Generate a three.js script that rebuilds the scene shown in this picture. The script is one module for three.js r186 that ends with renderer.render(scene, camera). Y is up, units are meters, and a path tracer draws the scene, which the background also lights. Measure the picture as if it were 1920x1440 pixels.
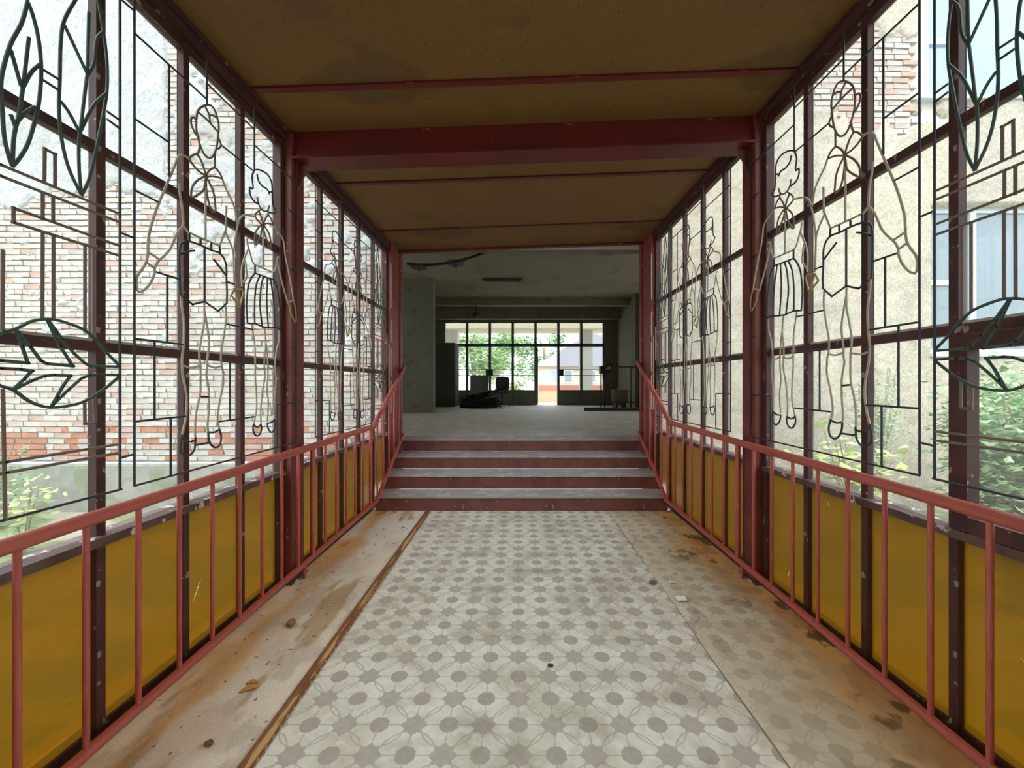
import * as THREE from 'three';
import { mergeGeometries } from 'three/addons/utils/BufferGeometryUtils.js';

// ---------------------------------------------------------------- camera, sky, exposure
const scene = new THREE.Scene();
const FOCAL = 786;                                                     // pixels on the 1920 x 1440 frame
const camera = new THREE.PerspectiveCamera(2 * Math.atan(720 / FOCAL) * 180 / Math.PI, 1920 / 1440, 0.05, 200);
camera.position.set(0, 1.4, 0);
camera.lookAt(0, 1.4, -10);
camera.setViewOffset(1920, 1440, -12, -1, 1920, 1440);
camera.updateProjectionMatrix();
const renderer = new THREE.WebGLRenderer({ antialias: true });
renderer.toneMapping = THREE.LinearToneMapping;
renderer.toneMappingExposure = 4.3;
renderer.shadowMap.enabled = true;
// an even overcast sky, the same all round, a little brighter overhead
const SKY_H = 64, SKY_W = 8, skyData = new Float32Array(SKY_W * SKY_H * 4);
for (let j = 0; j < SKY_H; j++) for (let i = 0; i < SKY_W; i++) {
  const el = Math.sin(((j + 0.5) / SKY_H - 0.5) * Math.PI), k = el > 0 ? (1 + 1.1 * el) / 2.1 : 0.48, o = (j * SKY_W + i) * 4;
  skyData[o] = 0.96 * k; skyData[o + 1] = 1.0 * k; skyData[o + 2] = 1.07 * k; skyData[o + 3] = 1;
}
const sky = new THREE.DataTexture(skyData, SKY_W, SKY_H, THREE.RGBAFormat, THREE.FloatType);
sky.mapping = THREE.EquirectangularReflectionMapping; sky.magFilter = THREE.LinearFilter; sky.needsUpdate = true;
scene.background = sky;
scene.backgroundIntensity = 1.55;
// the veiled sun behind the cloud: weak, and so wide that it casts no edge
const sun = new THREE.DirectionalLight(0xfff6ea, 0.55);
sun.position.set(-4, 14, 8); sun.target.position.set(0, 0, -4); sun.castShadow = true; sun.shadow.radius = 50; sun.shadow.mapSize.set(2048, 2048);
Object.assign(sun.shadow.camera, { left: -14, right: 14, top: 14, bottom: -14, near: 0.5, far: 60 });
scene.add(sun, sun.target);

// ---------------------------------------------------------------- random numbers and noise
let seed = 20240611;
function rnd() { seed |= 0; seed = seed + 0x6D2B79F5 | 0; let t = Math.imul(seed ^ seed >>> 15, 1 | seed); t = t + Math.imul(t ^ t >>> 7, 61 | t) ^ t; return ((t ^ t >>> 14) >>> 0) / 4294967296; }
const rr = (a, b) => a + (b - a) * rnd();
function hash(i, j, k) { let h = Math.imul(i, 374761393) + Math.imul(j, 668265263) + Math.imul(k, 2147483647 ^ 97531); h = Math.imul(h ^ h >>> 13, 1274126177); return ((h ^ h >>> 16) >>> 0) / 4294967296; }
function vnoise(x, y, k = 0, px = 0, py = 0) {                         // value noise, periodic when px, py are given
  const i = Math.floor(x), j = Math.floor(y), fx = x - i, fy = y - j, sx = fx * fx * (3 - 2 * fx), sy = fy * fy * (3 - 2 * fy);
  const wi = (a) => px ? ((a % px) + px) % px : a, wj = (a) => py ? ((a % py) + py) % py : a;
  const a = hash(wi(i), wj(j), k), b = hash(wi(i + 1), wj(j), k), c = hash(wi(i), wj(j + 1), k), d = hash(wi(i + 1), wj(j + 1), k);
  return a + (b - a) * sx + (c - a) * sy + (a - b - c + d) * sx * sy;
}
function fbm(x, y, k = 0, oct = 4, px = 0, py = 0) { let s = 0, a = 0.5, n = 0; for (let o = 0; o < oct; o++) { s += a * vnoise(x, y, k + o * 7, px, py); n += a; a *= 0.5; x *= 2; y *= 2; px *= 2; py *= 2; } return s / n; }
const clamp = (v, a = 0, b = 1) => Math.min(b, Math.max(a, v));
const sstep = (a, b, v) => { const t = clamp((v - a) / (b - a)); return t * t * (3 - 2 * t); };
const mix3 = (a, b, t) => [a[0] + (b[0] - a[0]) * t, a[1] + (b[1] - a[1]) * t, a[2] + (b[2] - a[2]) * t];

function colourMap(w, h, fn, repeat = true) {                           // fn(u, v) -> sRGB 0..255
  const d = new Uint8Array(w * h * 4);
  for (let j = 0; j < h; j++) for (let i = 0; i < w; i++) { const c = fn((i + 0.5) / w, (j + 0.5) / h), o = (j * w + i) * 4; d[o] = clamp(c[0], 0, 255); d[o + 1] = clamp(c[1], 0, 255); d[o + 2] = clamp(c[2], 0, 255); d[o + 3] = 255; }
  const t = new THREE.DataTexture(d, w, h); t.colorSpace = THREE.SRGBColorSpace; t.magFilter = THREE.LinearFilter; t.minFilter = THREE.LinearFilter;
  if (repeat) t.wrapS = t.wrapT = THREE.RepeatWrapping;
  t.needsUpdate = true; return t;
}
function greyMap(w, h, fn) { const t = colourMap(w, h, (u, v) => { const g = 255 * fn(u, v); return [g, g, g]; }); t.colorSpace = THREE.NoColorSpace; return t; }

// ---------------------------------------------------------------- object helpers
const used = new Map();
function numbered(name) { const n = used.get(name) ?? 0; used.set(name, n + 1); return n ? `${name}_${String(n).padStart(3, '0')}` : name; }
function shade(o) { o.traverse((c) => { if (c.isMesh) { c.castShadow = true; c.receiveShadow = true; } }); return o; }
function mesh(name, geo, mat, parent) { const m = new THREE.Mesh(Array.isArray(geo) ? mergeGeometries(geo) : geo, mat); m.name = parent ? name : numbered(name); m.castShadow = m.receiveShadow = true; (parent ?? scene).add(m); return m; }
function group(name, parent) { const g = new THREE.Group(); g.name = parent ? name : numbered(name); (parent ?? scene).add(g); return g; }
function tag(o, label, category, grp) { o.userData.label = label; o.userData.category = category; if (grp) o.userData.group = grp; return o; }
function structure(o) { o.userData.kind = 'structure'; return o; }

// box between two corners, uv in metres; depth d grows away from the camera (z = -d)
function metreUV(g) {
  const p = g.attributes.position, n = g.attributes.normal, uv = new Float32Array(p.count * 2);
  for (let i = 0; i < p.count; i++) {
    const ax = Math.abs(n.getX(i)), ay = Math.abs(n.getY(i)), az = Math.abs(n.getZ(i));
    if (ax >= ay && ax >= az) { uv[2 * i] = -p.getZ(i); uv[2 * i + 1] = p.getY(i); } else if (ay >= az) { uv[2 * i] = p.getX(i); uv[2 * i + 1] = -p.getZ(i); } else { uv[2 * i] = p.getX(i); uv[2 * i + 1] = p.getY(i); }
  }
  g.setAttribute('uv', new THREE.BufferAttribute(uv, 2)); return g;
}
function box(x0, x1, y0, y1, d0, d1, bevel = 0) {
  const w = Math.abs(x1 - x0), h = Math.abs(y1 - y0), l = Math.abs(d1 - d0); let g;
  if (bevel > 0) {
    const s = new THREE.Shape(), a = w / 2 - bevel, b = h / 2 - bevel; s.moveTo(-a, -b); s.lineTo(a, -b); s.lineTo(a, b); s.lineTo(-a, b); s.closePath();
    g = new THREE.ExtrudeGeometry(s, { depth: l - 2 * bevel, bevelEnabled: true, bevelThickness: bevel, bevelSize: bevel, bevelSegments: 1 }); g.translate(0, 0, -l / 2 + bevel);
  } else g = new THREE.BoxGeometry(w, h, l).toNonIndexed();
  g.translate((x0 + x1) / 2, (y0 + y1) / 2, -(d0 + d1) / 2);
  return metreUV(g);
}
function polyPrism(pts, d0, d1) {                                       // polygon in x, y swept from d0 to d1
  const s = new THREE.Shape(pts.map((p) => new THREE.Vector2(p[0], p[1])));
  const g = new THREE.ExtrudeGeometry(s, { depth: Math.abs(d1 - d0), bevelEnabled: false }); g.translate(0, 0, -Math.max(d0, d1)); return metreUV(g);
}
function shearY(g, k, x0) { const p = g.attributes.position; for (let i = 0; i < p.count; i++) p.setY(i, p.getY(i) + k * (p.getX(i) - x0)); g.computeVertexNormals(); return g; }
const V = (x, y, d) => new THREE.Vector3(x, y, -d);
function tube(pts, r, smooth = true, sides = 6, per = 4) {
  let curve;
  if (smooth && pts.length > 2) { const closed = pts[0].distanceTo(pts[pts.length - 1]) < 1e-6; curve = new THREE.CatmullRomCurve3(closed ? pts.slice(0, -1) : pts, closed, 'centripetal'); return new THREE.TubeGeometry(curve, (pts.length - 1) * per, r, sides, closed).toNonIndexed(); }
  const gs = [];
  for (let i = 0; i + 1 < pts.length; i++) gs.push(bar(pts[i], pts[i + 1], r, sides, i + 2 < pts.length ? r : 0, i > 0 ? r * 0.9 : 0));
  return gs.length > 1 ? mergeGeometries(gs) : gs[0];
}
function bar(a, b, r, sides = 8, over = 0, under = 0) {                 // capped round bar
  const d = b.clone().sub(a), L = d.length(); d.normalize();
  const g = new THREE.CylinderGeometry(r, r, L + over * 0.8 + under * 0.8, sides).toNonIndexed();
  g.applyQuaternion(new THREE.Quaternion().setFromUnitVectors(new THREE.Vector3(0, 1, 0), d));
  const c = a.clone().add(b).multiplyScalar(0.5).addScaledVector(d, (over - under) * 0.4); g.translate(c.x, c.y, c.z); return g;
}

// ---------------------------------------------------------------- materials
const std = (o) => new THREE.MeshStandardMaterial(o);
function paintMap(base, dark, chip, chips, k) {
  return colourMap(512, 512, (u, v) => {
    const n = fbm(u * 8, v * 8, k, 4, 8, 8), f = fbm(u * 40, v * 40, k + 30, 2, 40, 40); let c = mix3(base, dark, sstep(0.35, 0.75, n) * 0.8 + (f - 0.5) * 0.25);
    const ch = fbm(u * 26, v * 18, k + 60, 4, 26, 18); if (ch > chips) c = mix3(c, chip, sstep(chips, chips + 0.05, ch));
    return c;
  });
}
const M = {};
M.column = std({ map: paintMap([120, 54, 48], [99, 44, 39], [150, 120, 110], 0.78, 3), roughness: 0.5 });
M.beam = std({ map: paintMap([102, 24, 18], [88, 21, 16], [150, 90, 70], 0.82, 5), roughness: 0.5 });
M.jamb = std({ map: paintMap([138, 58, 52], [120, 50, 44], [176, 120, 104], 0.74, 7), roughness: 0.5 });
M.rail = std({ map: paintMap([184, 92, 80], [160, 76, 66], [196, 140, 120], 0.76, 9), roughness: 0.42 });
M.frame = std({ map: paintMap([80, 42, 38], [60, 33, 31], [150, 138, 126], 0.74, 12), roughness: 0.6 });
M.sill = std({ map: paintMap([98, 74, 68], [74, 52, 47], [190, 182, 172], 0.67, 15), roughness: 0.6 });
M.ironDark = std({ color: 0x34383c, roughness: 0.55, metalness: 0.1 });
M.ironGreen = std({ color: 0x3d5148, roughness: 0.55, metalness: 0.1 });
M.ironBrown = std({ color: 0x76635a, roughness: 0.6 });
M.ironCream = std({ color: 0xb3a793, roughness: 0.6 });
M.ironOchre = std({ color: 0xa98f55, roughness: 0.6 });
M.glass = new THREE.MeshPhysicalMaterial({ color: 0xf6faf9, transmission: 0.88, thickness: 0, roughness: 0.0, ior: 1.5 });
const dots = greyMap(128, 128, (u, v) => 0.5 + 0.5 * Math.sin(u * 2 * Math.PI * 8) * Math.sin(v * 2 * Math.PI * 8)); dots.repeat.set(12, 12);
M.amber = new THREE.MeshPhysicalMaterial({ color: 0xb2962c, transmission: 0.85, thickness: 0, roughness: 0.48, ior: 1.45, bumpMap: dots, bumpScale: 0.0006 });
M.ceiling = std({ roughness: 0.7, map: colourMap(1024, 1024, (u, v) => {
  const n = fbm(u * 6, v * 6, 21, 5, 6, 6), s = fbm(u * 3, v * 5, 44, 4, 3, 5), f = vnoise(u * 300, v * 300, 5, 300, 300);
  let c = mix3([124, 86, 41], [111, 77, 37], n); c = mix3(c, [92, 64, 32], sstep(0.6, 0.72, s) * 0.7); const sp = vnoise(u * 60, v * 60, 77, 60, 60); if (sp > 0.93) c = mix3(c, [84, 60, 30], sstep(0.93, 0.98, sp) * 0.6);
  return c.map((x) => x + (f - 0.5) * 10);
}) });
M.ceiling.map.repeat.set(0.4, 0.4);
M.putty = std({ color: 0xb9b2a6, roughness: 0.8 });
const T = 0.1425;                                                      // pitch of the printed linoleum pattern
function lino(x, y, k) {                                               // x, y in pitches: dots and stars in a checkerboard, rings round the dots
  const i = Math.round(x), j = Math.round(y), fx = Math.abs(x - i), fy = Math.abs(y - j), star = ((i + j) & 1) === 0, m = Math.max(fx, fy), s = fx + fy;
  const n = fbm(x * 0.9, y * 0.9, k, 4, 18, 18), f = vnoise(x * 9, y * 9, k + 3, 180, 180), w = fbm(x * 2.5, y * 2.5, k + 9, 3, 50, 50);
  let c = mix3([236, 231, 214], [216, 207, 186], sstep(0.3, 0.72, n)); c = mix3(c, [242, 239, 226], sstep(0.5, 0.75, w) * 0.6);
  const ink = [182, 172, 156];
  if (star ? (m < 0.26 || s < 0.40) : (m < 0.265 && s < 0.385)) c = mix3(c, ink, star ? 0.78 : 0.92);
  else {
    let ring = 9; for (let a = -1; a <= 1; a++) for (let b = -1; b <= 1; b++) if (((i + a + j + b) & 1) !== 0) { const q = Math.hypot(x - i - a, y - j - b); ring = Math.min(ring, Math.abs(q - 0.775)); }
    if (ring < 0.022) c = mix3(c, ink, 0.55);
    if (fx < 0.013 || fy < 0.013) c = mix3(c, [168, 156, 138], 0.5);
  }
  return c.map((q) => q + (f - 0.5) * 12 - sstep(0.62, 0.8, n) * 14);
}
const linoMap = colourMap(2048, 2048, (u, v) => lino(u * 20, v * 20, 100)); linoMap.repeat.set(1 / (20 * T), 1 / (20 * T)); linoMap.offset.set(0, -1.862 / (20 * T));
M.lino = std({ map: linoMap, roughness: 0.5 });
// ---------------------------------------------------------------- the gallery: sizes
const CX = 0.035, NEAR = -1.3, COL0 = 2.93, COL1 = 3.10, END = 5.24, FACADE = 5.70;
const LIFT = { '-1': 1, 1: 1.043 };                                    // the far side of the floor line stands a little taller on one side
const sx = (s, o) => CX + s * o, sh = (s, y) => y * LIFT[s];
const sbox = (s, o0, o1, y0, y1, d0, d1, bevel = 0) => { const a = sx(s, o0), b = sx(s, o1); return box(Math.min(a, b), Math.max(a, b), sh(s, y0), sh(s, y1), d0, d1, bevel); };
const CEIL = 3.18, SLOPE = 0.036, X_LOW = sx(-1, 1.715);
const ceilAt = (x) => CEIL + SLOPE * (x - X_LOW);

// floor slab, bare concrete border, two linoleum sheets
const concreteMap = colourMap(512, 2048, (u, v) => {
  const x = u * 0.82, d = v * 6.0, n = fbm(x * 4, d * 4, 201, 5), f = vnoise(x * 180, d * 180, 202), big = fbm(x * 1.6, d * 1.2, 203, 4);
  let c = mix3([240, 226, 206], [222, 204, 180], sstep(0.3, 0.7, n)); c = mix3(c, [196, 182, 162], sstep(0.52, 0.66, fbm(x * 9, d * 6, 208, 4)) * 0.5); c = mix3(c, [240, 236, 228], sstep(0.5, 0.66, big) * 0.7);
  const edge = 0.44 + 0.22 * (fbm(d * 1.7, 3.3, 204, 3) - 0.5), rust = sstep(edge, edge - 0.10, x + 0.22 * (n - 0.5)) * sstep(0.3, 0.56, fbm(x * 5, d * 2.4, 205, 4));
  c = mix3(c, [226, 182, 122], rust * 0.85); const br = fbm(x * 7, d * 2.2, 206, 4); c = mix3(c, [168, 130, 86], sstep(0.62, 0.74, br) * 0.55);
  const sp = vnoise(x * 34, d * 34, 207); if (sp > 0.94) c = mix3(c, [92, 76, 58], 0.6);
  return c.map((q) => q + (f - 0.5) * 16);
}, false);
const floor = structure(mesh('floor', [box(-1.86, 1.98, -0.16, 0, NEAR, 4.66)], std({ color: 0xb3a48d, roughness: 0.85 })));
{
  const g = new THREE.PlaneGeometry(0.84, 6.0); g.rotateX(-Math.PI / 2); g.translate(-1.38, 0.0015, -1.68);      // cement screed beside the wooden strip, d = -1.32 .. 4.68
  const p = g.attributes.position, uv = g.attributes.uv; for (let i = 0; i < p.count; i++) uv.setXY(i, (p.getX(i) + 1.80) / 0.84, (-p.getZ(i) + 1.32) / 6.0);
  const scr = mesh('cement_screed', g, std({ map: concreteMap, roughness: 0.9, bumpMap: greyMap(256, 256, (u, v) => fbm(u * 16, v * 16, 211, 4, 16, 16)), bumpScale: 0.002 }), floor);
  scr.geometry.translate(0, 0.0005, 0);
}
function sheet(x0, x1, d0, d1, y, fx, fd) {                             // thin sheet with uneven cut ends
  const s = new THREE.Shape(), n = 22, e = [];
  for (let i = 0; i <= n; i++) e.push([x0 + (x1 - x0) * i / n, d1 + fd * (rnd() - 0.5)]);
  s.moveTo(x0, d0); s.lineTo(x1, d0); for (let i = 1; i < 12; i++) s.lineTo(x1 + fx * (rnd() - 0.5), d0 + (d1 - d0) * i / 12); for (let i = n; i >= 0; i--) s.lineTo(...e[i]);
  for (let i = 11; i > 0; i--) s.lineTo(x0 + fx * (rnd() - 0.5), d0 + (d1 - d0) * i / 12); s.closePath();
  const g = new THREE.ExtrudeGeometry(s, { depth: 0.003, bevelEnabled: false }); g.rotateX(-Math.PI / 2); g.translate(0, y, 0); return metreUV(g);
}
tag(mesh('linoleum_sheet', sheet(-0.955, 0.985, NEAR + 0.02, 4.625, 0.002, 0.012, 0.02), M.lino), 'wide worn linoleum sheet with grey dots and stars down the middle of the passage', 'linoleum');
const lino2Map = colourMap(512, 2048, (u, v) => {
  const x = u * 0.78, d = v * 6.0, e = 0.78 - x, n = fbm(x * 5, d * 5, 301, 4), f = fbm(d * 1.3, 7.7, 302, 3), far = sstep(1.6, 3.6, d);
  let c = lino(x / T + 0.35, d / T + 0.5, 150); c = mix3(c, [212, 192, 158], 0.28 + 0.3 * far * sstep(0.35, 0.6, fbm(x * 3, d * 1.5, 303, 4)));
  const st = sstep(0.36 + 0.3 * (f - 0.4) + 0.12 * far, 0.10, e + 0.34 * (n - 0.5)); c = mix3(c, mix3([226, 176, 108], [186, 138, 84], sstep(0.4, 0.62, fbm(x * 8, d * 6, 304, 4))), st * 0.85);
  const dk = fbm(x * 9, d * 7, 305, 4); if (dk > 0.64) c = mix3(c, [96, 74, 50], sstep(0.64, 0.72, dk) * (0.25 + 0.6 * st));
  return c;
}, false);
{
  const g = sheet(0.99, 1.765, NEAR + 0.02, 4.625, 0.002, 0.010, 0.02), p = g.attributes.position, uv = g.attributes.uv;
  for (let i = 0; i < p.count; i++) uv.setXY(i, (p.getX(i) - 0.988) / 0.78, (-p.getZ(i) + 1.33) / 6.0);
  tag(mesh('linoleum_sheet', g, std({ map: lino2Map, roughness: 0.55 })), 'narrow rust-stained linoleum strip beside the railing in front of the plastered facade', 'linoleum');
}
{ // wooden strip nailed along the edge of the wide sheet, worn to bare patches
  const woodMap = colourMap(128, 1024, (u, v) => { const n = fbm(u * 3, v * 40, 401, 4), w = fbm(u * 4, v * 22, 402, 3); let c = mix3([150, 98, 62], [118, 74, 48], n); return mix3(c, [206, 166, 106], sstep(0.52, 0.6, w) * sstep(0.25, 0.6, u + 0.3 * (n - 0.5))); });
  woodMap.repeat.set(1 / 0.05, 1 / 4); woodMap.offset.set(1.02 / 0.05, 0);
  const g = box(-1.018, -0.968, 0.002, 0.014, NEAR + 0.02, 4.62, 0.004);
  tag(mesh('wooden_strip', g, std({ map: woodMap, roughness: 0.75 })), 'worn brown wooden edging strip between bare cement and patterned linoleum', 'floor strip');
}

// ceiling boards with red cover strips
{
  const c = structure(group('ceiling'));
  const cuts = [NEAR, -0.9, 0.82, 2.53, COL0 + 0.08, 3.72, 4.86, 5.62];
  for (let i = 0; i + 1 < cuts.length; i++) mesh('ceiling_board', shearY(box(-1.74, 1.86, CEIL, CEIL + 0.03, cuts[i] + 0.002, cuts[i + 1] - 0.002), SLOPE, X_LOW), M.ceiling, c);
  mesh('roof_slab', shearY(box(-1.73, 1.80, CEIL + 0.035, CEIL + 0.16, NEAR - 0.2, FACADE), SLOPE, X_LOW), std({ color: 0x777069, roughness: 0.9 }), c);
  for (const d of [0.82, 2.53, 3.72, 4.86]) mesh('cover_strip', shearY(box(-1.66, 1.73, CEIL - 0.014, CEIL, d - 0.022, d + 0.022), SLOPE, X_LOW), M.beam, c);
  mesh('end_strip', shearY(box(-1.66, 1.73, CEIL - 0.03, CEIL, 5.56, 5.62), SLOPE, X_LOW), M.beam, c);
}
{ // cross beam on the two columns
  const b = tag(group('cross_beam'), 'dark red steel beam crossing the brown ceiling from column to column', 'beam');
  const x0 = sx(-1, 1.715), x1 = sx(1, 1.715);
  mesh('web', shearY(box(x0, x1, CEIL - 0.19, CEIL - 0.001, COL0 + 0.03, COL1 - 0.02), SLOPE, X_LOW), M.beam, b);
  mesh('flange', shearY(box(x0, x1, CEIL - 0.205, CEIL - 0.188, COL0 - 0.005, COL1 + 0.01), SLOPE, X_LOW), M.beam, b);
}
const SIDE = { '-1': 'in front of the peeling brick facade', 1: 'in front of the plastered facade with shrubs' };
for (const s of [-1, 1]) {
  const c = tag(group('steel_column'), `dark red steel column ${SIDE[s]}`, 'column');
  mesh('shaft', sbox(s, 1.62, 1.715, 0.012, CEIL - 0.02, COL0, COL1, 0.004), M.column, c);
  mesh('base_plate', sbox(s, 1.605, 1.73, 0.006, 0.02, COL0 - 0.02, COL1 + 0.02), M.sill, c);
  const y = ceilAt(sx(s, 1.62)) - 0.21, pts = [[sx(s, 1.62), y], [sx(s, 1.54), y], [sx(s, 1.62), y - 0.17]];
  mesh('gusset', polyPrism(s < 0 ? pts : pts.slice().reverse(), COL1 - 0.09, COL1 - 0.075), M.column, c);
}

// glazed walls
const HOLE = { near: [[0.10, 0.20, 0.07]], };
let windowNo = 0;
function glazedWall(s, d0, d1, posts, opts = {}) {
  const w = structure(group(`window_${++windowNo}`)); used.set(w.name, 1);
  const yS = 0.79, yT = 1.55, yU = 2.335, yTop = 3.06;
  mesh('curb', sbox(s, 1.655, 1.78, 0, 0.03, d0, d1), std({ color: 0x3a2a26, roughness: 0.9 }), w);
  mesh('top_rail', [sbox(s, 1.69, 1.73, yTop, CEIL + 0.02, d0, d1), sbox(s, 1.655, 1.70, CEIL - 0.075, CEIL - 0.03, d0, d1), sbox(s, 1.64, 1.70, CEIL - 0.03, CEIL - 0.004, d0, d1)], M.frame, w);
  mesh('sill', [sbox(s, 1.66, 1.77, yS - 0.022, yS + 0.012, d0, d1, 0.004)], M.sill, w);
  mesh('transom', sbox(s, 1.693, 1.727, yT - 0.019, yT + 0.019, d0, d1, 0.003), M.frame, w);
  mesh('transom', sbox(s, 1.693, 1.727, yU - 0.019, yU + 0.019, d0, d1, 0.003), M.frame, w);
  mesh('putty_bead', sbox(s, 1.706, 1.719, yT + 0.019, yT + 0.031, d0, d1), M.putty, w);
  const edges = [d0, ...posts, d1];
  for (const p of posts) mesh('mullion', sbox(s, 1.69, 1.728, 0.03, yTop, p - 0.019, p + 0.019, 0.003), M.frame, w);
  for (const [e, t] of [[d0, 1], [d1, -1]]) mesh('jamb', sbox(s, 1.675, 1.73, 0.03, yTop, e, e + t * 0.04), M.frame, w);
  for (let i = 0; i + 1 < edges.length; i++) {
    const a = edges[i] + (i ? 0.019 : 0.04), b = edges[i + 1] - (i + 2 < edges.length ? 0.019 : 0.04);
    for (const [y0, y1] of [[yS + 0.012, yT - 0.019], [yT + 0.019, yU - 0.019], [yU + 0.019, yTop]]) mesh('pane', sbox(s, 1.72, 1.724, y0, y1, a, b), M.glass, w);
    mesh('amber_panel', amberPanel(s, a, b, 0.045, yS - 0.022, (opts.cracks ?? {})[i]), M.amber, w);
    mesh('panel_strip', [sbox(s, 1.70, 1.712, 0.03, 0.05, a, b)], M.frame, w);
  }
  return w;
}
function amberPanel(s, d0, d1, y0, y1, cracks) {                        // ribbed sheet, with slits where it has split
  const sh0 = new THREE.Shape([[d0, y0], [d1, y0], [d1, y1], [d0, y1]].map((p) => new THREE.Vector2(p[0], sh(s, p[1]))));
  for (const [a, b, c, d, w] of cracks ?? []) {                           // slit from (a, b) to (c, d), fractions of the sheet
    const p = new THREE.Vector2(d0 + (d1 - d0) * a, sh(s, y0 + (y1 - y0) * b)), q = new THREE.Vector2(d0 + (d1 - d0) * c, sh(s, y0 + (y1 - y0) * d)), n = q.clone().sub(p).normalize(); n.set(-n.y * w, n.x * w);
    sh0.holes.push(new THREE.Path([p, p.clone().lerp(q, 0.4).add(n), q, p.clone().lerp(q, 0.55).sub(n)]));
  }
  const g = new THREE.ExtrudeGeometry(sh0, { depth: 0.003, bevelEnabled: false }); const p = g.attributes.position;
  for (let i = 0; i < p.count; i++) { const d = p.getX(i), y = p.getY(i), t = p.getZ(i); p.setXYZ(i, sx(s, 1.715) + s * t, y, -d); }
  g.computeVertexNormals(); return metreUV(g);
}
const bay1 = []; for (let d = 2.52; d > NEAR + 0.2; d -= 0.4275) bay1.unshift(+d.toFixed(3));
const bay2 = [3.53, 3.955, 4.385, 4.815];
const nb = bay1.length;
glazedWall(-1, NEAR, COL0, bay1, { cracks: { [nb - 1]: [[0.1, 0.28, 0.32, 0.5, 0.004]], [nb - 2]: [[0.3, 0.99, 0.42, 0.8, 0.0015]] } });
glazedWall(-1, COL1, END, bay2);
glazedWall(1, NEAR, COL0, bay1, { cracks: { [nb]: [[0.55, 0.12, 0.45, 0.22, 0.004], [0.6, 0.66, 0.15, 0.52, 0.001]], [nb - 1]: [[0.7, 0.95, 0.62, 0.85, 0.003]], [nb - 3]: [[0.55, 0.55, 0.28, 0.40, 0.004], [0.25, 0.38, 0.12, 0.30, 0.003]] } });
glazedWall(1, COL1, END, bay2);
{ // the casement that opens beside the nearest mullion
  const c = structure(group(`window_${++windowNo}`)); const d1 = bay1[nb - 3] - 0.022, d0 = bay1[nb - 4] + 0.022, y0 = 0.805, y1 = 1.525, k = 0.055;
  for (const g of [sbox(1, 1.66, 1.715, y0, y1, d1 - k, d1, 0.004), sbox(1, 1.66, 1.715, y0, y1, d0, d0 + k, 0.004), sbox(1, 1.66, 1.715, y0, y0 + k, d0 + k, d1 - k, 0.004), sbox(1, 1.66, 1.715, y1 - k, y1, d0 + k, d1 - k, 0.004)]) mesh('sash_bar', g, M.frame, c);
}
{ // closing wall of the building behind the camera
  structure(mesh('wall_back', box(-3.2, 3.3, -0.4, 4.0, NEAR - 0.3, NEAR), std({ color: 0xb7ad9b, roughness: 0.9 })));
}
// red panels where the glazing meets the hall
for (const s of [-1, 1]) {
  const t = structure(group(`trim_${s < 0 ? 1 : 2}`));
  mesh('jamb_panel', sbox(s, 1.625, 1.76, 0, CEIL, END, 5.76, 0.004), M.jamb, t);
  mesh('edge_bead', sbox(s, 1.61, 1.64, 0.66, CEIL - 0.03, 5.60, 5.63), M.jamb, t);
}

// ---------------------------------------------------------------- steps up to the hall
{
  const st = tag(group('staircase'), 'four maroon painted steps with worn grey treads climbing to the hall', 'steps');
  const riserM = std({ map: paintMap([132, 80, 75], [112, 66, 62], [164, 140, 132], 0.78, 501), roughness: 0.55 });
  const treadM = std({ map: colourMap(512, 512, (u, v) => { const n = fbm(u * 6, v * 6, 511, 5, 6, 6), s = fbm(u * 10, v * 10, 512, 4, 10, 10); let c = mix3([186, 182, 181], [158, 154, 153], n); return mix3(c, [206, 200, 194], sstep(0.58, 0.7, s) * 0.7); }), roughness: 0.7 });
  const D = [4.64, 4.97, 5.36, 5.75, 6.1];
  for (let i = 0; i < 4; i++) {
    const y0 = i * 0.1625, y1 = y0 + 0.1625, step = mesh('step', box(sx(-1, i < 3 ? 1.62 : 1.775), sx(1, i < 3 ? 1.62 : 1.775), Math.max(0.003, y0 - 0.0), y1 - 0.022, i < 3 ? D[i] : D[i] + 0.012, i < 3 ? D[i + 1] + 0.01 : 6.2), riserM, st);
    mesh('tread', box(sx(-1, i < 3 ? 1.62 : 1.775), sx(1, i < 3 ? 1.62 : 1.775), y1 - 0.022, y1, i < 3 ? D[i] - 0.012 : D[i] + 0.011, i < 3 ? D[i + 1] : 6.15, 0.003), treadM, step);
  }
}

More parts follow.
